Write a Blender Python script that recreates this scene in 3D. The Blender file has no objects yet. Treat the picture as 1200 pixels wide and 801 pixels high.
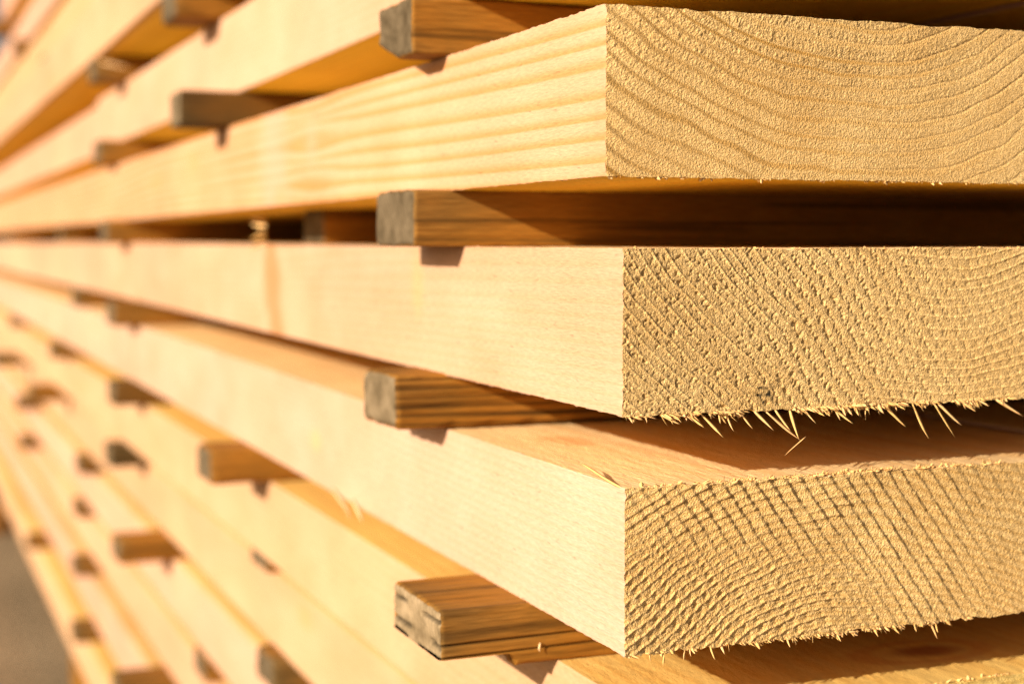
import bpy, math, random
import numpy as np
from mathutils import Vector

ZO = 0.66                       # height of the middle board's top above the ground
random.seed(7)
SC = bpy.context.scene
COL = SC.collection

# ------------------------------------------------------------------ noise
def _h(ix, iy, iz, seed):
    n = (ix.astype(np.int64) * 374761393 + iy.astype(np.int64) * 668265263 + iz.astype(np.int64) * 2147483647 + seed * 144665) & 0xFFFFFFFF
    n = ((n ^ (n >> 13)) * 1274126177) & 0xFFFFFFFF
    n = ((n ^ (n >> 15)) * 2246822519) & 0xFFFFFFFF
    n = n ^ (n >> 16)
    return (n & 0xFFFFFF) / float(0xFFFFFF)

def vn(x, y, z, seed=0):
    x, y, z = np.broadcast_arrays(np.asarray(x, float), np.asarray(y, float), np.asarray(z, float))
    ix, iy, iz = np.floor(x), np.floor(y), np.floor(z)
    fx, fy, fz = x - ix, y - iy, z - iz
    fx, fy, fz = [f * f * (3 - 2 * f) for f in (fx, fy, fz)]
    r = 0
    for a in (0, 1):
        for b in (0, 1):
            for c in (0, 1):
                w = (fx if a else 1 - fx) * (fy if b else 1 - fy) * (fz if c else 1 - fz)
                r = r + w * _h(ix + a, iy + b, iz + c, seed)
    return r * 2 - 1

def fbm(x, y, z, seed=0, octv=3):
    r, a, f = 0, 1.0, 1.0
    for k in range(octv):
        r = r + a * vn(x * f, y * f, z * f, seed + 17 * k); a *= .5; f *= 2.03
    return r

def sstep(a, b, t):
    t = np.clip((t - a) / (b - a), 0, 1)
    return t * t * (3 - 2 * t)

# ------------------------------------------------------------------ mesh helpers
def lattice(xs, ys, zs):
    """closed box surface; returns verts idx (i,j,k), quads, face tag 0..5 = -x,+x,-y,+y,-z,+z"""
    nx, ny, nz = len(xs), len(ys), len(zs)
    I = lambda i, j, k: (i * ny + j) * nz + k
    quads, tags = [], []
    def patch(f, na, nb, flip, tag):
        a, b = np.meshgrid(np.arange(na - 1), np.arange(nb - 1), indexing='ij')
        q = np.stack([f(a, b), f(a + 1, b), f(a + 1, b + 1), f(a, b + 1)], -1).reshape(-1, 4)
        if flip: q = q[:, ::-1]
        quads.append(q); tags.append(np.full(len(q), tag))
    z = np.zeros_like
    patch(lambda a, b: I(z(a), a, b), ny, nz, True, 0)
    patch(lambda a, b: I(z(a) + nx - 1, a, b), ny, nz, False, 1)
    patch(lambda a, b: I(a, z(a), b), nx, nz, False, 2)
    patch(lambda a, b: I(a, z(a) + ny - 1, b), nx, nz, True, 3)
    patch(lambda a, b: I(a, b, z(a)), nx, ny, True, 4)
    patch(lambda a, b: I(a, b, z(a) + nz - 1), nx, ny, False, 5)
    q = np.concatenate(quads); t = np.concatenate(tags)
    u, inv = np.unique(q, return_inverse=True)
    q = inv.reshape(-1, 4)
    k = u % nz; j = (u // nz) % ny; i = u // (nz * ny)
    return i, j, k, q, t

def mesh_from(name, co, quads, tint, mat, smooth=False):
    u, inv = np.unique(quads, return_inverse=True)
    q = inv.reshape(quads.shape); co = co[u]; tint = tint[u]
    me = bpy.data.meshes.new(name)
    me.vertices.add(len(co)); me.vertices.foreach_set('co', co.astype(np.float32).ravel())
    n = quads.shape[1]
    me.loops.add(q.size); me.loops.foreach_set('vertex_index', q.astype(np.int32).ravel())
    me.polygons.add(len(q)); me.polygons.foreach_set('loop_start', np.arange(0, q.size, n, dtype=np.int32))
    if smooth: me.polygons.foreach_set('use_smooth', np.ones(len(q), dtype=bool))
    a = me.attributes.new('tint', 'FLOAT_COLOR', 'POINT')
    a.data.foreach_set('color', np.concatenate([np.clip(tint, 0, 1), np.ones((len(co), 1))], 1).astype(np.float32).ravel())
    me.materials.append(mat)
    me.update(calc_edges=True); me.validate()
    return me

def link(name, me, parent=None, loc=(0, 0, 0)):
    o = bpy.data.objects.new(name, me); COL.objects.link(o)
    o.location = loc
    if parent is not None: o.parent = parent
    return o

def tag(o, label=None, cat=None, group=None, kind=None):
    if label: o['label'] = label
    if cat: o['category'] = cat
    if group: o['group'] = group
    if kind: o['kind'] = kind
    return o

# ------------------------------------------------------------------ materials
def wood_mat(name, bumps, rough, grain=.12, spec=.25, fleck=0.0):
    """albedo = vertex tint * fine grain noise; bumps = [(scale xyz, strength, distance)]"""
    m = bpy.data.materials.new(name); m.use_nodes = True
    nt = m.node_tree; N = nt.nodes; L = nt.links
    b = N['Principled BSDF']; b.inputs['Roughness'].default_value = rough
    b.inputs['Specular IOR Level'].default_value = spec
    at = N.new('ShaderNodeAttribute'); at.attribute_name = 'tint'
    tc = N.new('ShaderNodeTexCoord')
    def noise(scale, detail=3):
        mp = N.new('ShaderNodeMapping'); mp.inputs['Scale'].default_value = scale
        L.new(tc.outputs['Object'], mp.inputs['Vector'])
        t = N.new('ShaderNodeTexNoise'); t.inputs['Scale'].default_value = 1; t.inputs['Detail'].default_value = detail
        L.new(mp.outputs[0], t.inputs['Vector'])
        return t
    t = noise(bumps[0][0], 4)
    mr = N.new('ShaderNodeMapRange'); mr.inputs['From Min'].default_value = .3; mr.inputs['From Max'].default_value = .7
    mr.inputs['To Min'].default_value = 1 - grain; mr.inputs['To Max'].default_value = 1 + grain * .6
    L.new(t.outputs['Fac'], mr.inputs['Value'])
    mx = N.new('ShaderNodeVectorMath'); mx.operation = 'SCALE'
    L.new(at.outputs['Color'], mx.inputs[0]); L.new(mr.outputs[0], mx.inputs['Scale'])
    col = mx.outputs[0]
    if fleck:
        t2 = noise((700, 130, 700), 2)
        r2 = N.new('ShaderNodeMapRange'); r2.inputs['From Min'].default_value = .672; r2.inputs['From Max'].default_value = .76
        r2.inputs['To Min'].default_value = 1; r2.inputs['To Max'].default_value = 1 - fleck
        L.new(t2.outputs['Fac'], r2.inputs['Value'])
        m2 = N.new('ShaderNodeVectorMath'); m2.operation = 'SCALE'
        L.new(col, m2.inputs[0]); L.new(r2.outputs[0], m2.inputs['Scale']); col = m2.outputs[0]
    L.new(col, b.inputs['Base Color'])
    prev = None
    for sc, st, di in bumps:
        t = noise(sc, 3)
        bp = N.new('ShaderNodeBump'); bp.inputs['Strength'].default_value = st; bp.inputs['Distance'].default_value = di
        L.new(t.outputs['Fac'], bp.inputs['Height'])
        if prev: L.new(prev.outputs[0], bp.inputs['Normal'])
        prev = bp
    L.new(prev.outputs[0], b.inputs['Normal'])
    return m

M_SIDE = wood_mat('sawn_board_wood', [((1500, 260, 1500), .75, .00040), ((120, 500, 90), .10, .0004)], .70, .12, .10, .35)
M_END = wood_mat('sawn_end_grain', [((1900, 1900, 1900), 1.0, .0008), ((4200, 4200, 4200), .6, .0002)], .75, .22, .15)
M_BAT = wood_mat('weathered_batten_wood', [((110, 1500, 1800), .6, .0004)], .75, .25, .15)
M_BATEND = wood_mat('weathered_batten_end', [((1300, 1300, 1300), .35, .0003)], .85, .10, .1)
M_SPL = wood_mat('splinter_wood', [((900, 900, 900), .3, .0002)], .6, .1, .25)

# ------------------------------------------------------------------ boards
LATE = np.array([.50, .235, .110]); EARLY = np.array([.535, .312, .226])
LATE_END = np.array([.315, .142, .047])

#   row: x of side face, z of top, thickness, end y, length, pith (x,z from corner top), ring spacing
ROWS = {
    -4: (-.004, .429, .050, .000, 2.47, (.10, .20), .0034),
    -3: (.010, .358, .050, .004, 4.2, (.05, -.18), .0040),
    -2: (.003, .287, .050, -.003, 4.2, (.13, .12), .0036),
    -1: (-.025, .2155, .050, .002, 4.2, (.07, -.15), .0042),
    0: (.000, .1435, .050, .003, 1.192, (.12, .15), .0038),
    20: (.005, .1418, .050, 1.199, 3.0, (.08, .13), .0040),      # butted on behind row 0
    1: (-.006, .0714, .0502, .000, 4.2, (.070, .089), .0051),
    2: (.000, .000, .0503, .000, 4.2, (.112, .071), .0033),
    3: (.001, -.0720, .0513, .000, 4.2, (.086, -.165), .0028),
    4: (.012, -.1446, .050, .000, 4.2, (.11, .14), .0037),
    5: (.032, -.2165, .050, .006, 4.2, (.06, -.13), .0035),
    6: (.034, -.287, .050, .003, 4.2, (.12, .13), .0042),
    7: (.037, -.358, .050, .008, 4.2, (.09, -.16), .0036),
    8: (.032, -.429, .050, .002, 4.2, (.05, .12), .0039),
    9: (.018, -.500, .050, .005, 4.2, (.11, -.12), .0037),
}
BOARD_LABEL = {
    20: 'blurred far board butted end to end behind the board above the wavy-ring board',
    -4: 'pale board at the very top, its far end stopping short against the sky',
    -3: 'pale sawn board directly below the topmost short board',
    -2: 'pale sawn board set back just above the board that juts out farthest',
    -1: 'pale sawn board that juts out farthest above the others, showing its orange underside',
    0: 'pale sawn board resting on the battens above the board with wavy end grain',
    1: 'striped board with wavy curved rings on its end, above the splinter-fringed board',
    2: 'pale board with pitted speckled end and long splinters hanging from its lower edge',
    3: 'pale board with criss-cross saw marks on its end and sunlit top corner',
    4: 'pale board directly under the criss-cross sawn board, dark knot on its top',
    5: 'set-back board, second below the criss-cross sawn board',
    6: 'fourth board up from the ground in the timber stack',
    7: 'third board up from the ground in the timber stack',
    8: 'second board up from the ground in the timber stack',
    9: 'lowest board of the timber stack, nearest the ground',
}

def ring_phase(x, y, z, row):
    """growth ring phase in the whole board (x from side face, z from top, metres)"""
    (px, pz), sp = ROWS[row][5], ROWS[row][6]
    sd = 100 + row * 13
    w = .0042 * fbm(x * 16, y * 1.3, z * 16, sd, 2) + .0007 * vn(x * 110, y * 5, z * 110, sd + 5)
    r = np.sqrt((x - px - .010 * np.sin(y * 1.7 + row)) ** 2 + (z - pz) ** 2)
    if row == 1:     # side grain pinched around a knot, flattening towards the right
        g = np.exp(-((y - .335) / .05) ** 2)
        w = w + .0022 * g * np.sin((z + .02) * 300)
        r = r - .11 * np.maximum(x - .07, 0)
    return (r + w) / (sp * (1 + .25 * vn(r * 90, 0, 0, sd + 9) * 0)) + (.25 if row == 3 else .55) * vn(r * 130, .5, .5, sd + 3)

def prof(t, w):
    return np.where(t < w, t / w, (1 - t) / (1 - w))

def end_height(x, z, row, ph):
    """relief of the sawn end in metres, positive = towards the viewer"""
    sd = 300 + row * 7
    t = ph - np.floor(ph); rid = np.floor(ph)
    px, pz = ROWS[row][5]
    rr_ = np.hypot(x - px, z - pz); ta = np.arctan2(x - px, -(z - pz)) * np.median(rr_)   # along the rings
    fine = fbm(x * 2300, z * 2300, 0, sd, 2)
    mid = fbm(x * 900, z * 900, 0, sd + 3, 2)
    var = .75 + .35 * vn(rid * .77, x * 22, z * 22, sd + 4)
    jit = np.random.RandomState(sd).normal(0, 1, len(x))
    if row == 1:
        lft = sstep(.155, .03, x)
        w = .34 + .10 * vn(rid * 1.7, x * 40, 0, sd + 2)
        h = .00062 * (.22 + .85 * lft) * var * prof(t, w)
        top = sstep(-.036, -.004, z) * (.45 + .55 * sstep(.15, .05, x))
        rough = (.25 + .95 * top) * sstep(w - .1, w + .12, t) * sstep(1.0, .9, t)
        tear = vn(ta * 1700, ph * 4.2, 0, sd + 8)
        h = h + rough * (.00006 * fine + .00011 * tear + .00004 * mid) + (.000018 + .000030 * rough) * jit
        groove = np.exp(-(np.minimum(t, 1 - t) / .045) ** 2) * sstep(.04, .11, x)
        h = h - .00030 * groove * var
        return h + .00020 * fbm(x * 45, z * 45, 0, sd + 1, 2)
    if row == 2:
        ridge = np.exp(-((t - .85) / .085) ** 2) * (.7 + .3 * vn(rid * 2.3, ta * 40, 0, sd + 5))
        s = (x * .82 + z * .57 + .0012 * vn(x * 45, z * 45, 1, sd)) / .0042
        ts = s - np.floor(s)
        lft = sstep(.15, .02, x) * .75 + .25
        g1 = vn(ta * 1250, ph * 4.0, 0, sd + 2); g2 = vn(x * 1700, z * 1700, 4, sd + 9)
        pit = np.clip(g1 * .8 + g2 * .6 + .55 * np.sin(2 * math.pi * ts) * sstep(.02, .07, x) * (.5 + .8 * sstep(.02, .07, x)) - .32, 0, 1)
        h = .00050 * ridge * (.35 + .65 * lft) - .00085 * pit * (1 - .95 * ridge) * lft
        h = h + .00006 * prof(ts, .8) + .00005 * mid + .00006 * fine + .000042 * jit * (1 - .7 * ridge)
        return h
    if row == 3:
        s = (x * .80 + z * .60 + .0014 * vn(x * 26, z * 26, 1, sd) + .0003 * vn(x * 300, z * 300, 2, sd)) / .0045
        ts = s - np.floor(s); sid = np.floor(s)
        low = sstep(-.010, -.034, z + .10 * (x - .04)) * sstep(.115, .07, x)      # deep woven pits, lower left
        top = 1 - low
        rgt = sstep(.155, .095, x)
        # blocks: staircase of saw strokes cut by the rings
        cell = vn(sid * 1.37 + .5, rid * 1.91 + .5, 0, sd + 6)
        sv = .75 + .3 * cell
        h = .00078 * top * (.20 + .80 * rgt) * prof(ts, .76) * sv * (.35 + .65 * sstep(-.005, .035, x))
        w = .17
        h = h + .00036 * top * rgt * var * prof(t, w) * sstep(.165, .08, x) * (1 + .3 * cell)
        # woven part: ring ridges with a pit per stroke between them
        ridge = np.exp(-((t - .5 + .045 * np.sin(2 * math.pi * ts) + .05 * vn(x * 400, z * 400, 9, sd + 14)) / .13) ** 2)
        pit = (.5 - .5 * np.cos(2 * math.pi * ts)) ** 1.6 * np.clip(1 - ridge * 1.3, 0, 1)
        h = h + low * (.00030 * ridge * var - .00050 * pit * (.7 + .5 * cell) + .00012 * prof(ts, .8))
        # crumbled lower corner
        cr = sstep(.045, .005, x) * sstep(-.036, -.048, z)
        h = h - .00030 * cr * np.abs(vn(x * 330, z * 330, 7, sd + 11))
        return h + .00005 * mid + .00008 * fine + .000040 * jit + .00025 * fbm(x * 40, z * 40, 0, sd + 1, 2)
    # other boards: plain band-sawn
    s = (x * .85 + z * .5) / .005
    return .00018 * (s - np.floor(s)) + .00012 * t + .00008 * mid

def board_tint(x, y, z, row, front, broad):
    """wood albedo with some light and shade painted in: growth rings, knots, resin streaks, stains"""
    ph = ring_phase(x, y, z, row)
    t = ph - np.floor(ph); sd = 500 + 11 * row
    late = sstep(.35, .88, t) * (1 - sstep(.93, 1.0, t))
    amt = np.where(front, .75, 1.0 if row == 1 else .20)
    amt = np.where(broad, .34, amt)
    lf = sstep(0, .06, t) * sstep(.40, .22, t) * (.75 + .35 * vn(np.floor(ph) * 1.9, 0 * x, 0 * x, sd + 27)) * sstep(.19, .05, x) if row == 1 else late * .6  # wavy-ring end: latewood tint moved onto the relief's dark slope, shade painted in
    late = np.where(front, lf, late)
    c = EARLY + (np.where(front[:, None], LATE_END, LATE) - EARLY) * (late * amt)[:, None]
    if row == 2:      # paler along the ring ridges, browner between them
        c = np.where(front[:, None], EARLY * (1 - .20 * sstep(.9, .2, np.abs(t - .85) / .14))[:, None] if False else EARLY * (.86 + .25 * np.exp(-((t - .85) / .11) ** 2))[:, None], c)
    hv = random.Random(row * 31 + 5)
    if row in (1, 2, 3):      # the three near boards: honey, pale, palest
        hue = np.array({1: (0, .01, -.16), 2: (0, .05, -.06), 3: (0, .10, .07)}[row]) * np.where(front | broad, 0, 1)[:, None]
    else:
        hue = np.array([hv.uniform(-.03, .03), hv.uniform(.00, .08), hv.uniform(-.20, .02)])
    c = c * (1 + hue)
    bl = fbm(y * 28, z * 45, x * 45, sd + 31, 3)
    c = c * (1 + .065 * bl)[:, None] ** np.array([.6, 1, 1.6])
    lo = fbm(x * 7, y * 2.2, z * 11, sd, 3)
    c = c * (1 + .07 * lo)[:, None]
    # narrow lighter / redder cross bands along the length, as sawn boards have
    bd = vn(0, y * 9 + row * 3.1, 0, sd + 2)
    c = c * (1 + np.where(front, 0, .05 * bd))[:, None]
    # broad faces more orange than the edges, warm bounce light painted in
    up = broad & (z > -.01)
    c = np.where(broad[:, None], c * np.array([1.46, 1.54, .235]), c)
    c = np.where(up[:, None], c * (np.array([1.0, 1.02, 3.6]) if row >= 4 else np.array([1.03, 1.19, 5.6])), c)  # strong light painted into paler tops; lower rows' tops keep painted overhang shade
    c = np.where(front[:, None], c * np.array([1.57, 1.80, 1.06]), c)
    mott = vn(x * 1300, z * 1300, 3, sd + 21) * .6 + vn(x * 2700, z * 2700, 5, sd + 22) * .6
    c = np.where(front[:, None], c * (1 + .20 * mott)[:, None] ** np.array([.8, 1., 1.5]), c)
    # streaks along the grain on the broad faces
    st = fbm(x * 140, y * 5, 0, sd + 7, 3)
    c = np.where(broad[:, None], c * (1 - .09 * sstep(.1, .9, st))[:, None], c)
    K = []
    def spot(d, col, k):
        nonlocal c
        w = (np.clip(1 - d, 0, 1) ** 1.0)
        w = sstep(0, .7, w) * k
        c = c * (1 - w)[:, None] + np.array(col) * w[:, None]
    side = (~front) & (~broad)
    wob = .25 * vn(x * 60, y * 60, z * 60, sd + 8)
    if row == 1:
        spot(np.where(side, np.abs(y - .415) / .040 + wob, 9), (.58, .35, .27), .5)
        spot(np.where(side, np.hypot((y - .400) / .020, (z + .047) / .010) + wob, 9), (.66, .30, .15), .55)
        spot(np.where(side, np.hypot((y - .335) / .018, (z + .018) / .018) + wob, 9), (.57, .34, .25), .4)
    if row == 2:
        spot(np.where(side, np.abs(y - .452 - .3 * (z + .02) ** 1) / .026 + wob, 9), (.44, .20, .085), .85)
        spot(np.where(side, np.hypot((y - .19) / .012, (z + .016) / .018) + wob, 9), (.62, .36, .15), .35)
        spot(np.where(front, np.hypot((x - .0503) / .0034, (z + .0455) / .0032) + .8 * vn(x * 900, z * 900, 0, sd + 44), 9), (.03, .025, .018), 1)
    if row == 3:
        spot(np.where(broad, np.hypot((x - .030) / .012, (y - .105) / .022) + wob, 9), (.66, .33, .12), .6)
        spot(np.where(side, np.hypot((y - .36) / .012, (z + .028) / .008) + wob, 9), (.72, .42, .16), .35)
    if row == 4:
        d = np.hypot((x - .126) / .020, (y - .036) / .010)
        spot(np.where(broad, d + wob, 9), (.30, .10, .03), .85)
        spot(np.where(broad, np.abs(d - 1.25) * 3 + wob, 9), (.55, .25, .07), .5)
    rr = random.Random(row + 50)
    for k in range(3):
        yy, zz = rr.uniform(.3, 2.4), rr.uniform(-.04, -.01)
        spot(np.where(side, np.hypot((y - yy) / .016, (z - zz) / .009) + wob, 9), (.55, .27, .08), .35)
    return c

def grade(a, b, d0, k):
    out = [a]
    while out[-1] < b: out.append(out[-1] + max(d0, k * (out[-1] - a)))
    out[-1] = b
    return np.array(out)

W = .2005
def make_board(row, dx=0, col=0):
    x0, ztop, th, y0, ln, _, _ = ROWS[row]
    near = row in (1, 2, 3) and col == 0
    if near:
        xs = np.concatenate([np.arange(0, .158, .00032), np.linspace(.158, W, 30)])
        zs = np.linspace(-th, 0, int(th / .0003))
        ys = grade(0, ln, .0006, .022)
    elif row in (0, 4) and col == 0:
        xs = np.linspace(0, W, 260); zs = np.linspace(-th, 0, 60); ys = grade(0, ln, .0012, .03)
    else:
        xs = np.linspace(0, W, 24); zs = np.linspace(-th, 0, 26 if col == 0 else 6); ys = grade(0, ln, .006, .05)
    i, j, k, q, tg = lattice(xs, ys, zs)
    x, y, z = xs[i], ys[j], zs[k]
    xo = x + col * .31          # second column: another part of the log
    f_front = j == 0; f_l = i == 0; f_r = i == len(xs) - 1; f_b = k == 0; f_t = k == len(zs) - 1
    co = np.stack([x, y, z], 1)
    sd = 700 + row * 5 + col
    ph = ring_phase(xo, y, z, row)
    near_end = np.exp(-y / .0022)
    # sawn end relief
    h = end_height(xo, z, row, ph)
    co[:, 1] -= np.where(f_front, h, 0)
    # torn lower and upper arrises close to the end
    jag = fbm(x * 520, 0 * x, 3 + 0 * x, sd, 3)
    big = fbm(x * 70, 0 * x, 1 + 0 * x, sd + 1, 2)
    amp = {1: .00016, 2: .00035, 3: .00050}.get(row, .0003)
    edge_b = np.exp((-th - z) / .0012) * near_end; edge_t = np.exp(z / .0012) * near_end
    co[:, 2] += edge_b * (amp * jag + amp * .8 * big) + edge_t * amp * .55 * jag
    # sawn faces: slight roughness, blade chatter across the edge face
    chat = vn(0, y * 160 + z * 60, z * 30, sd + 3)
    rough = fbm(y * 260, z * 900, x * 900, sd + 4, 2)
    scr = vn((y + z * 1.3) * 900, z * 60, 0, sd + 14) * (1.6 if row == 3 else .8)
    co[:, 0] += np.where(f_l, 0.00004 * chat + .00006 * rough + .00003 * scr, 0)
    tb = fbm(x * 500, y * 120, 0 * x, sd + 5, 2)
    co[:, 2] += np.where(f_t | f_b, .00010 * tb, 0)
    # fuzzy arrises along the length
    ar = fbm(y * 330, z * 20, 0 * x, sd + 6, 3)
    co[:, 2] += np.where(f_l & (f_b | f_t), .00022 * ar, 0)
    # crushed vertical corner
    cr_ = np.clip(fbm(z * 420, 0 * z, 2 + 0 * z, sd + 41, 3), 0, 1.5)
    co[:, 0] += np.where(f_l, .00035 * cr_ * np.exp(-y / .0009), 0)
    co[:, 2] -= edge_t * .0007 * np.clip(fbm(x * 95, 0 * x, 9 + 0 * x, sd + 42, 3) - .25, 0, 1)
    # boards are never dead straight
    co[:, 0] += .0022 * vn(0, y * 1.1 + row * 7.3, 0, sd + 7) * sstep(.05, .8, y)
    co[:, 2] += .0010 * vn(0, y * 1.3 + row * 3.7, 1, sd + 8) * sstep(.1, .9, y)
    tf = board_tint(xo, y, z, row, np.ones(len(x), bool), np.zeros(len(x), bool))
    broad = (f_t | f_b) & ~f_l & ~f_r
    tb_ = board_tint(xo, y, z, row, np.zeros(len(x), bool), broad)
    fr = tg == 2
    loc = (x0 + dx, y0, ztop + ZO)
    nm = 'sawn_board'
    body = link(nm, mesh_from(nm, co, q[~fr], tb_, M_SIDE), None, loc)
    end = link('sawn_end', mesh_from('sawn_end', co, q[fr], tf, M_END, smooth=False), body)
    return body

boards = {}
for row in ROWS:
    o = make_board(row)
    tag(o, BOARD_LABEL[row], 'board', 'sawn boards stacked with battens between them')
    boards[row] = o

# the next boards of each layer, lying beside those of the outer face
INNER = {20: 'butted far board', -4: 'topmost short board', -3: 'board below the topmost short one', -2: 'set-back upper board', -1: 'farthest-jutting board', 0: 'board above the wavy-ring board', 1: 'wavy-ring board', 2: 'splinter-fringed board', 3: 'criss-cross sawn board', 4: 'knotted board', 5: 'lower set-back board', 6: 'fourth board up', 7: 'third board up', 8: 'second board up', 9: 'lowest board'}
for row in ROWS:
    o = make_board(row, dx=.207 - ROWS[row][0] * .5, col=1)
    tag(o, 'shadowed inner board lying directly beside the ' + INNER[row], 'board', 'inner boards of the stack')

# ------------------------------------------------------------------ battens (stickers)
BROWN = np.array([.325, .140, .019]); OLIVE = np.array([.12, .076, .026]); GREY = np.array([.120, .088, .052]); DARKG = np.array([.055, .035, .015])

def make_batten(row, y, xt, w=.046, th=.0214, seed=0, fine=False, ribs=0, egain=1, dark=1, end_x=.415, chamfer=0, grey=.3, r=.0016, crack=False, dz=0):
    """row = the board it lies on; xt = x of its outer end; extends to +x across the stack"""
    ln = end_x - xt
    if fine:
        xs = grade(0, ln, .0005, .05); ys = np.linspace(0, w, 110); zs = np.linspace(0, th, 64)
    else:
        xs = grade(0, ln, .003, .08); ys = np.linspace(0, w, 18); zs = np.linspace(0, th, 12)
    i, j, k, q, tg = lattice(xs, ys, zs)
    x, yy, z = xs[i], ys[j], zs[k]
    p = np.stack([x, yy, z], 1)
    rad = r * (1 + .5 * np.clip(fbm(x * 120, yy * 150, z * 150, seed, 2), -.7, 1.2))
    rad = rad + .0009 * np.exp(-x / .004) * (1 + vn(yy * 120, z * 120, 0, seed + 2))
    lo = np.stack([rad, rad, rad], 1); hi = np.stack([np.full_like(x, ln + 1), w - rad, th - rad], 1)
    core = np.minimum(np.maximum(p, lo), hi); d = p - core
    nrm = np.linalg.norm(d, axis=1); nz = np.count_nonzero(np.abs(d) > 1e-9, axis=1) > 1
    s = np.where(nz, rad / np.maximum(nrm, 1e-9), 1)
    p = core + d * s[:, None]
    if chamfer == 1:      # lower rear corner worn round at the end
        p[:, 2] += np.clip(p[:, 1] - w * .45, 0, 1) * .35 * np.exp(-x / .02) * (1 - p[:, 2] / th)
    if chamfer == 3:      # bottom lamination broken away near the end
        step = .0046 * sstep(.0275, .0262, x + .0015 * vn(yy * 200, z * 200, 3, seed + 50))
        p[:, 2] = np.maximum(p[:, 2], step)
    f_end = i == 0; f_f = j == 0; f_bk = j == len(ys) - 1
    ro = fbm(x * 60, yy * 800, z * 900, seed + 3, 2)
    if fine:
        p[:, 1] += np.where(f_f, .00018 * ro, 0)
        p[:, 0] += np.where(f_end, .00012 * fbm(yy * 450, z * 450, 0, seed + 4, 3), 0)
        p[:, 2] += np.where(k == len(zs) - 1, .0002 * fbm(x * 50, yy * 700, 0, seed + 5, 2), 0)
    # albedo
    g1 = fbm(x * 9, yy * 420, z * 420, seed + 6, 3)
    g2 = vn(x * 3, yy * 130, z * 170, seed + 7)
    g3 = fbm(x * 26, yy * 60, z * 60, seed + 8, 3)
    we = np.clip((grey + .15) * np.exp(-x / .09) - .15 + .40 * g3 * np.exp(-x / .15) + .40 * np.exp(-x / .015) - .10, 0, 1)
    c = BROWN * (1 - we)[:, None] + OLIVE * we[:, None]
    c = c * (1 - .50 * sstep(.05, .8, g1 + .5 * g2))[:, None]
    c = c * (1 + .12 * g3)[:, None]
    if ribs:
        rb = .5 + .5 * np.sin(2 * math.pi * (z / th * ribs + .35 * vn(x * 14, yy * 40, z * 60, seed + 60)))
        c = c * (1 - .55 * sstep(.45, .95, rb))[:, None]
        p[:, 1] += np.where(f_f, .0003 * rb, 0)
    e = GREY * (1 + .32 * fbm(yy * 160, z * 210, 0, seed + 9, 4))[:, None] ** np.array([1., 1.05, 1.2])
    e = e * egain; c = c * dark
    rg = np.hypot(yy - w * 1.4, z + th * .8) / .0028
    e = e * (1 - .22 * sstep(.5, .9, rg - np.floor(rg)))[:, None]
    if crack:
        for cz, a, wd, s0 in ((.0132, .0036, .00060, 0), (.0092, .0034, .0008, 4), (.0172, .0030, .0006, 8), (.0046, .002, .0006, 12)):
            zz = cz + a * .16 * fbm(yy * 110, 0 * x, 0 * x, seed + 20 + s0, 2)
            m = np.exp(-((z - zz) / wd) ** 2) * sstep(-.35, .15, vn(yy * 70, 0 * x, 5, seed + 30 + s0))
            p[:, 0] += np.where(f_end, .0026 * m, 0)
            e = e * (1 - .85 * m)[:, None]
        for cz, wd, x1 in ((.0092, .00042, .2), (.0049, .00034, .2)):
            zz = cz + .0005 * vn(x * 30, 0, 0, seed + 40) + x * .012
            m = np.exp(-((z - zz) / wd) ** 2) * sstep(x1, 0, x)
            p[:, 1] += np.where(f_f, .0011 * m, 0)
            c = c * (1 - .8 * np.where(f_f, m, 0))[:, None]
    x0, ztop = ROWS[row][0], ROWS[row][1]
    fe = tg == 0
    body = link('spacer_batten', mesh_from('spacer_batten', p, q[~fe], c, M_BAT), None, (xt, y, ztop + ZO + .0001 + dz))
    link('weathered_end', mesh_from('weathered_end', p, q[fe], e, M_BATEND), body)
    return body

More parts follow.
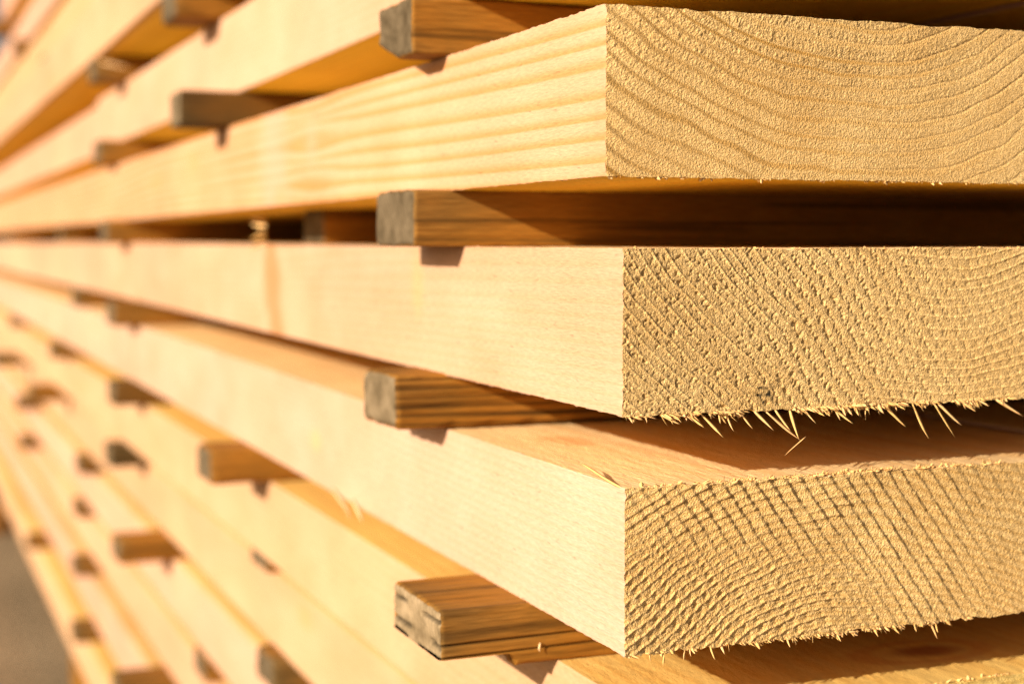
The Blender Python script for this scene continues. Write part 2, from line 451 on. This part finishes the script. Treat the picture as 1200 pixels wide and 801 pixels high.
R = {-1: 'the board that juts out farthest', 0: 'the board above the wavy-ring board'}
BAT = [
    # lies-on row, y, outer end x, kwargs, label
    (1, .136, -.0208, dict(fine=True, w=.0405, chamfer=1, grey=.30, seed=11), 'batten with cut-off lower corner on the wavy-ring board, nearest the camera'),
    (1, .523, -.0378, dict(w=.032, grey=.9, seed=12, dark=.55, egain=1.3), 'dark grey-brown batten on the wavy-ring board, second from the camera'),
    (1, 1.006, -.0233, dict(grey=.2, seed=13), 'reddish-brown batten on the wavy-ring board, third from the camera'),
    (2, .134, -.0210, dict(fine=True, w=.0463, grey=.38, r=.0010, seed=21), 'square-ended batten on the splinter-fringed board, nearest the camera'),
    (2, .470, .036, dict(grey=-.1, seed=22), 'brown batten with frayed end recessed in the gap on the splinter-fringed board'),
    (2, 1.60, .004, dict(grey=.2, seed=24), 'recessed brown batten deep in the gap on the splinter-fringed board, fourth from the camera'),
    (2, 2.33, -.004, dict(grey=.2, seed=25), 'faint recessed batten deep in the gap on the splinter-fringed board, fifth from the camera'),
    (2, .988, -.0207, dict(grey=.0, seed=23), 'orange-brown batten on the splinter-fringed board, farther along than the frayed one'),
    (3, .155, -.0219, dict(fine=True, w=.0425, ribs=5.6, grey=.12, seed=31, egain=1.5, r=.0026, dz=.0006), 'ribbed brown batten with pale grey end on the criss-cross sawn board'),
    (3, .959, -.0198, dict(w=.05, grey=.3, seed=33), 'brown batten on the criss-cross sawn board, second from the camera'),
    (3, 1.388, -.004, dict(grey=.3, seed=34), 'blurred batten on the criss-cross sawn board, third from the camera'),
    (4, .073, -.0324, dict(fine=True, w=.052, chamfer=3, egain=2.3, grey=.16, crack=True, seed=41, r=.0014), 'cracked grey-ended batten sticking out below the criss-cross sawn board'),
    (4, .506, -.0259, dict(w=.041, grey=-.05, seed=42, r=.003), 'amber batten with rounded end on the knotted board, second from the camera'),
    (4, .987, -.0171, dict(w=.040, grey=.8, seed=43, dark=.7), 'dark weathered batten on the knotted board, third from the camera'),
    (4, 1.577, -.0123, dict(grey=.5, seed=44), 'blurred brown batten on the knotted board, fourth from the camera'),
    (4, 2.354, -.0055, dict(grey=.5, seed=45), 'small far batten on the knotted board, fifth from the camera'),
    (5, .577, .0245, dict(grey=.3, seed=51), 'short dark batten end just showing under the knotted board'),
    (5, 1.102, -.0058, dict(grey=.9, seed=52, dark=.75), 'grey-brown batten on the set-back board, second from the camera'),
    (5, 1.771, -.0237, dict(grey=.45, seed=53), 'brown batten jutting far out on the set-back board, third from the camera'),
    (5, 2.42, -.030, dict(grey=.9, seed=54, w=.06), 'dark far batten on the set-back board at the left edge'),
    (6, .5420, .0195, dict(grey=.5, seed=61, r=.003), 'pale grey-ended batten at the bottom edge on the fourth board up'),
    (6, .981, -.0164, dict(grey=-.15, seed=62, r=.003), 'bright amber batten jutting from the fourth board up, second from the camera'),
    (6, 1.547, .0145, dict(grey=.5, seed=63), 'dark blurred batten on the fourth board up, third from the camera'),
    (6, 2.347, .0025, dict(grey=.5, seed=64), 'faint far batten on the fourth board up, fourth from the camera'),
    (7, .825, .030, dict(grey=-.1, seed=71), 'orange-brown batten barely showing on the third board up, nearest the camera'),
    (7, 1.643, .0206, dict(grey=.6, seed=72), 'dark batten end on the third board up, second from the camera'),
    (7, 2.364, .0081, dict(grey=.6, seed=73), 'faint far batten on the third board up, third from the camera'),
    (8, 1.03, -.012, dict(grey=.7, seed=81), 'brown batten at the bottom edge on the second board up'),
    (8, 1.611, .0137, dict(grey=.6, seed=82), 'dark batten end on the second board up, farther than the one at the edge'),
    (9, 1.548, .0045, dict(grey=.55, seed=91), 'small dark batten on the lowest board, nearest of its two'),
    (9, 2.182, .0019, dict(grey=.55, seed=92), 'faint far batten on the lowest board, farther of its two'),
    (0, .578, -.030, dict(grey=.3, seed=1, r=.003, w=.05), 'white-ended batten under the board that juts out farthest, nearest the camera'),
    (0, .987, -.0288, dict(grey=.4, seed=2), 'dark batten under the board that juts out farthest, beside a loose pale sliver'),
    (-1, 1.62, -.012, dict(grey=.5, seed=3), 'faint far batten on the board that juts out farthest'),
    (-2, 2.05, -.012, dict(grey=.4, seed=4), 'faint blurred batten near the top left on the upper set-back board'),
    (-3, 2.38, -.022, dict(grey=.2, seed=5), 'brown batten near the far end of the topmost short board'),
]
for row, y, xt, kw, lab in BAT:
    tag(make_batten(row, y, xt, **kw), lab, 'batten', 'spacer battens between the boards')

# ------------------------------------------------------------------ splinters and torn fibre
def blade(base, tip, w, bend=.0, roll=0.0, n=7, t=.00018, twist=0):
    b, e = Vector(base), Vector(tip); ax = (e - b); L_ = ax.length; ax.normalize()
    ref = Vector((0, 1, 0)) if abs(ax.y) < .9 else Vector((0, 0, 1))
    s = ax.cross(ref).normalized(); u = s.cross(ax).normalized()
    vs, qs = [], []
    for i in range(n):
        f = i / (n - 1)
        wd = w * (.85 + .15 * math.sin(2 + f * 7 + roll * 5)) * min(1, .55 + 2 * f, (1.02 - f) * 2.6)
        c = b + ax * (L_ * f) + u * (bend * L_ * math.sin(f * math.pi * .5) ** 2) + s * (bend * .6 * L_ * (f * f - f))
        a = roll + twist * f
        ss = s * math.cos(a) + u * math.sin(a); uu = u * math.cos(a) - s * math.sin(a)
        for dx_, dy_ in ((-.5, 0), (0, -1), (.5, 0), (0, 1)):
            vs.append(c + ss * (dx_ * wd) + uu * (dy_ * t * (1 - .7 * f)))
    for i in range(n - 1):
        for k in range(4):
            a, b2 = i * 4 + k, i * 4 + (k + 1) % 4
            qs.append((a, b2, b2 + 4, a + 4))
    qs.append((3, 2, 1, 0)); m = (n - 1) * 4; qs.append((m, m + 1, m + 2, m + 3))
    return [tuple(v) for v in vs], qs

def blades_mesh(name, blades, cols):
    co, qs, ti = [], [], []
    for (v, q), c in zip(blades, cols):
        o = len(co); co += v; qs += [tuple(o + a for a in f) for f in q]; ti += [c] * len(v)
    return mesh_from(name, np.array(co), np.array(qs), np.array(ti), M_SPL)

PALE = (.82, .52, .22)
def pcol(r): 
    k = r.uniform(.85, 1.05); return (PALE[0] * k, PALE[1] * k * r.uniform(.93, 1.03), PALE[2] * k * r.uniform(.8, 1.05))

S2 = [[[21.9, 0.3, -50.9], [26.3, -3.0, -54.5]], [[26.8, 0.3, -51.1], [32.7, -3.0, -58.0]], [[35.6, 0.3, -51.3], [36.8, -3.0, -55.8]], [[40.6, 0.3, -51.5], [43.4, -3.0, -55.6]], [[45.7, 0.3, -51.7], [50.8, -3.0, -56.5]], [[49.6, 0.3, -51.6], [61.2, -3.0, -60.1]], [[58.6, 0.3, -52.0], [60.8, -3.0, -59.8]], [[62.8, -2.6, -59.1], [55.0, -3.4, -64.5]], [[63.8, 0.3, -51.8], [66.3, -3.0, -54.9]], [[74.4, 0.3, -51.5], [80.3, -3.0, -55.6]], [[94.1, 0.3, -51.1], [100.8, -3.0, -57.6]], [[105.2, 0.3, -51.0], [110.2, -3.0, -61.8]], [[113.6, 0.3, -51.6], [119.5, -3.0, -62.0]], [[115.1, 0.3, -51.6], [122.9, -3.0, -58.1]], [[124.3, 0.3, -50.8], [128.2, -3.0, -53.9]], [[138.9, 0.3, -51.2], [147.9, -3.0, -56.2]], [[53.4, 0.3, -51.8], [57.2, -3.0, -56.5]], [[13.4, 0.3, -50.8], [17.9, -3.0, -53.0]], [[98.9, 0.3, -51.2], [100.1, -3.0, -52.1]], [[66.5, 0.3, -51.7], [69.6, -3.0, -52.8]]]
S3 = [[[114.0, 0.3, -126.5], [115.8, -3.0, -130.1]], [[68.3, 0.3, -123.8], [66.7, -3.0, -125.8]], [[77.2, 0.3, -125.2], [77.7, -3.0, -126.5]], [[58.7, 0.3, -124.8], [58.8, -3.0, -126.4]], [[99.0, 0.3, -124.6], [101.2, -3.0, -126.0]], [[91.7, 0.3, -124.7], [92.1, -3.0, -126.4]], [[46.7, 0.3, -124.6], [49.0, -3.0, -125.7]], [[115.9, 0.3, -125.7], [115.4, -3.0, -127.2]], [[107.4, 0.3, -124.8], [106.3, -3.0, -126.3]],
      [[31.0, 0.3, -124.5], [32.2, -3.0, -128.4]], [[15.0, 0.3, -125.0], [12.3, -3.0, -128.7]], [[9.9, 0.3, -123.8], [8.2, -3.0, -126.2]], [[24.3, 0.3, -123.4], [24.7, -3.0, -125.3]], [[22.0, 0.3, -124.5], [19.9, -3.0, -126.8]]]

def splinters(row, segs, wlo, whi, seed):
    r = random.Random(seed); x0, zt, th, y0 = ROWS[row][:4]
    for b, t in segs:
        b = [b[0] / 1000 - x0, b[1] / 1000 - y0, b[2] / 1000 - zt]; t = [t[0] / 1000 - x0, t[1] / 1000 - y0, t[2] / 1000 - zt]
        if row == 3: t = [b[k] + (t[k] - b[k]) * .62 for k in range(3)]
        ln = math.dist(b, t)
        b[2] = max(b[2], -th - .0002) if b[2] > -th - .004 else b[2]
        bl = blade(b, t, .0005 if b[2] < -.057 and row == 2 else min(whi, wlo + ln * .06), bend=r.uniform(-.10, .12), roll=r.uniform(-.5, .5), twist=r.uniform(-.6, .6))
        me = blades_mesh('splinter', [bl], [pcol(r)])
        link('splinter', me, boards[row])
splinters(2, S2, .0006, .0012, 3)
splinters(3, S3, .0006, .0010, 4)

def fringe(row, seed, n, edge, lmin, lmax, dens=None):
    """torn fibres along the end arris; edge 'b' lower, 't' upper; xmax in local x"""
    r = random.Random(seed); th = ROWS[row][2]; out, cols = [], []
    for _ in range(n):
        x = r.uniform(.001, .155)
        if dens and r.random() > dens(x): continue
        if r.random() > .45 + 1.1 * float(vn(x * 260, seed, 0, seed)): continue      # torn in clumps
        L_ = r.uniform(lmin, lmax) * r.choice((.5, .7, 1, 1, 1.4))
        if edge == 'b':
            base = (x, r.uniform(.0002, .0008), -th + .0002); a = r.uniform(-.3, 1.3)
            tip = (x + L_ * math.sin(a), base[1] - r.uniform(.1, .9) * L_, base[2] - L_ * abs(math.cos(a)) * r.uniform(.35, 1))
        else:
            base = (x, r.uniform(.0002, .0012), -.0002); a = r.uniform(-.2, 1.2)
            tip = (x + L_ * math.sin(a), base[1] - r.uniform(-.4, .6) * L_, base[2] + L_ * abs(math.cos(a)) * r.uniform(.2, .8))
        out.append(blade(base, tip, r.choice((.0004, .0006, .0010, .0016)), bend=r.uniform(-.2, .2), roll=r.uniform(-1, 1), n=5, t=.0001)); cols.append(pcol(r))
    o = link('torn_fibre', blades_mesh('torn_fibre', out, cols), boards[row])
    tag(o, kind='stuff')
fringe(1, 5, 420, 'b', .0004, .0013)
fringe(2, 6, 1700, 'b', .0010, .0036, lambda x: .5 + .5 * math.exp(-((x - .055) / .03) ** 2))
fringe(2, 7, 420, 't', .0003, .0009)
fringe(3, 8, 1200, 'b', .0007, .0022)
fringe(3, 9, 1500, 't', .0008, .0027, lambda x: max(.15, min(1, (x - .02) / .06)))
fringe(4, 10, 700, 't', .0005, .0018)

# torn corner flake standing up on the criss-cross board
def world_part(name, row, blades, cols):
    x0, zt, th, y0 = ROWS[row][:4]
    bl = [([(v[0] - x0, v[1] - y0, v[2] - zt) for v in vs], q) for vs, q in blades]
    return link(name, blades_mesh(name, bl, cols), boards[row])
fl = [blade((.0012, .003, -.0722), (-.0002, .030, -.0695), .0012, bend=.05, roll=1.2, n=9, t=.0002, twist=-.4), blade((.0015, .007, -.0722), (.003, .016, -.0690), .0030, bend=.15, roll=1.4, n=7, t=.0002)]
world_part('raised_flake', 3, fl, [(.78, .46, .17)])
# sliver peeling from the side of the criss-cross board
pe = [blade((.0005, .325, -.1205), (-.009, .262, -.131), .0042, bend=.10, roll=.5, n=9, t=.0003),
      blade((.0005, .290, -.1205), (-.006, .252, -.1265), .0025, bend=.05, roll=.2, n=7, t=.0002)]
world_part('peeling_sliver', 3, pe, [(.86, .62, .36)] * 2)

def shaving(label, blades, cols):
    c = Vector(blades[0][0][0])
    bl = [([(v[0] - c[0], v[1] - c[1], v[2] - c[2]) for v in vs], q) for vs, q in blades]
    o = link('wood_shaving', blades_mesh('wood_shaving', bl, cols), None, (c[0], c[1], c[2] + ZO))
    return tag(o, label, 'wood shaving', 'loose shavings caught in the stack')
rr = random.Random(2)
fr = [blade((.004, .478, .002 + .003 * k), (-.010 + rr.uniform(-.006, .008), .462 + rr.uniform(-.02, .03), .001 + .0035 * k + rr.uniform(-.003, .004)), .003, bend=rr.uniform(-.2, .2), roll=rr.uniform(-1, 1)) for k in range(6)]
shaving('tuft of frayed pale fibres at the recessed batten above the splinter-fringed board', fr, [pcol(rr) for _ in fr])
shaving('loose pale sliver leaning across the gap under the farthest-jutting board', [blade((-.030, 1.03, .1650), (-.008, .93, .1445), .009, bend=.04, roll=.4, t=.0008)], [(.80, .56, .30)])
shaving('tiny pale chip stuck to the side of the cracked batten', [blade((.0045, .0725, -.1372), (.0040, .0715, -.1400), .0014, bend=.1, roll=.3, t=.0003)], [(.86, .62, .34)])

# ------------------------------------------------------------------ yard
def yard_mat():
    m = bpy.data.materials.new('packed_yard_earth'); m.use_nodes = True
    nt = m.node_tree; N = nt.nodes; L = nt.links; b = N['Principled BSDF']; b.inputs['Roughness'].default_value = .95
    b.inputs['Specular IOR Level'].default_value = .1
    tc = N.new('ShaderNodeTexCoord')
    def nz(s, d):
        t = N.new('ShaderNodeTexNoise'); t.inputs['Scale'].default_value = s; t.inputs['Detail'].default_value = d
        L.new(tc.outputs['Object'], t.inputs['Vector']); return t
    t = nz(2.2, 8); cr = N.new('ShaderNodeValToRGB')
    cr.color_ramp.elements[0].position = .32; cr.color_ramp.elements[0].color = (.21, .155, .095, 1)
    cr.color_ramp.elements[1].position = .68; cr.color_ramp.elements[1].color = (.31, .23, .145, 1)
    L.new(t.outputs['Fac'], cr.inputs['Fac'])
    t2 = nz(60, 5); mr = N.new('ShaderNodeMapRange'); mr.inputs['To Min'].default_value = .6; mr.inputs['To Max'].default_value = 1.35
    L.new(t2.outputs['Fac'], mr.inputs['Value'])
    mx = N.new('ShaderNodeVectorMath'); mx.operation = 'SCALE'; L.new(cr.outputs[0], mx.inputs[0]); L.new(mr.outputs[0], mx.inputs['Scale'])
    L.new(mx.outputs[0], b.inputs['Base Color'])
    bp = N.new('ShaderNodeBump'); bp.inputs['Strength'].default_value = .6; bp.inputs['Distance'].default_value = .01
    L.new(t2.outputs['Fac'], bp.inputs['Height']); L.new(bp.outputs[0], b.inputs['Normal'])
    return m
def ground():
    n = 60; g = np.sign(np.linspace(-1, 1, n)) * np.abs(np.linspace(-1, 1, n)) ** 3 * 300
    X, Y = np.meshgrid(g, g, indexing='ij')
    Z = .006 * fbm(X * 1.2, Y * 1.2, 0 * X, 3, 3) * (np.hypot(X, Y) < 60)
    I = np.arange(n * n).reshape(n, n)
    q = np.stack([I[:-1, :-1], I[1:, :-1], I[1:, 1:], I[:-1, 1:]], -1).reshape(-1, 4)
    me = mesh_from('ground', np.stack([X, Y, Z], -1).reshape(-1, 3), q, np.ones((n * n, 3)) * .3, yard_mat())
    tag(link('ground', me), 'packed brown earth of the timber yard', kind='structure')
ground()

# scrap lying on the yard beyond the stack
def offcut(x, y, rz, ln, w, th, tint, seed, label, z=0.0):
    i, j, k, q, tg = lattice(np.linspace(-ln / 2, ln / 2, 30), np.linspace(-w / 2, w / 2, 8), np.linspace(0, th, 6))
    p = np.stack([np.linspace(-ln / 2, ln / 2, 30)[i], np.linspace(-w / 2, w / 2, 8)[j], np.linspace(0, th, 6)[k]], 1)
    n = fbm(p[:, 0] * 6, p[:, 1] * 40, p[:, 2] * 40, seed, 3)
    p[:, 1] += .006 * n * np.sign(p[:, 1]); p[:, 2] += .006 * fbm(p[:, 0] * 4, p[:, 1] * 9, 0 * n, seed + 1, 2) * (k > 0)
    o = link('timber_offcut', mesh_from('timber_offcut', p, q, np.array(tint) * (1 + .3 * n)[:, None], M_BAT), None, (x, y, z))
    o.rotation_euler = (0, 0, rz)
    tag(o, label, 'offcut', 'offcuts lying on the yard')
offcut(-.36, 3.66, .12, .85, .22, .09, (.075, .055, .022), 71, 'dark old timber lying on the ground beyond the stack, at the left edge')
offcut(-.33, 3.24, .05, .75, .12, .05, (.36, .17, .05), 72, 'orange-brown offcut lying on the ground in front of the dark timber')

for y, lab in ((.45, 'nearest bearer'), (1.75, 'middle bearer'), (3.2, 'farthest bearer')):
    i, j, k, q, tg = lattice(np.linspace(0, .40, 12), np.linspace(0, .09, 6), np.linspace(0, .1085, 6))
    p = np.stack([np.linspace(0, .40, 12)[i], np.linspace(0, .09, 6)[j], np.linspace(0, .1085, 6)[k]], 1)
    n = fbm(p[:, 0] * 5, p[:, 1] * 60, p[:, 2] * 60, int(y * 100), 3)
    o = link('support_bearer', mesh_from('support_bearer', p, q, BROWN * (.6 + .2 * n)[:, None], M_BAT), None, (.03, y, .001))
    tag(o, lab + ' between the lowest board and the ground', 'bearer', 'bearers under the stack')

# ------------------------------------------------------------------ light
SUN = Vector((1.0, .36, -.405)).normalized()
to = -SUN
el = math.asin(to.z); az = math.atan2(to.x, to.y)
wd = bpy.data.worlds.new('World'); SC.world = wd; wd.use_nodes = True
nt = wd.node_tree; sk = nt.nodes.new('ShaderNodeTexSky'); sk.sky_type = 'NISHITA'; sk.sun_disc = False; sk.dust_density = 4.0; sk.ozone_density = .3
sk.sun_elevation = el; sk.sun_rotation = az % (2 * math.pi)
nt.links.new(sk.outputs[0], nt.nodes['Background'].inputs['Color']); nt.nodes['Background'].inputs['Strength'].default_value = .05
sl = bpy.data.lights.new('sun', 'SUN'); sl.energy = 5.0; sl.angle = math.radians(.5); sl.color = (1, .86, .66)
so = bpy.data.objects.new('sun', sl); COL.objects.link(so); so.location = (-3, -1, 3)
so.rotation_euler = SUN.to_track_quat('-Z', 'Y').to_euler()

# ------------------------------------------------------------------ camera
cam = bpy.data.cameras.new('camera'); co_ = bpy.data.objects.new('camera', cam); COL.objects.link(co_)
cam.sensor_width = 36; cam.lens = 54.0; cam.clip_start = .02; cam.clip_end = 1000
co_.location = (-.2035, -.4114, .0020 + ZO)
co_.rotation_euler = (math.radians(90 - 3.735), 0, math.radians(-22.196))
cam.dof.use_dof = True; cam.dof.focus_distance = .475; cam.dof.aperture_fstop = 8.2
SC.camera = co_
SC.cycles.use_denoising = True
SC.cycles.denoising_prefilter = 'NONE'
SC.cycles.use_adaptive_sampling = False
SC.view_settings.view_transform = 'Standard'; SC.view_settings.look = 'None'
SC.view_settings.exposure = .72; SC.view_settings.gamma = 1
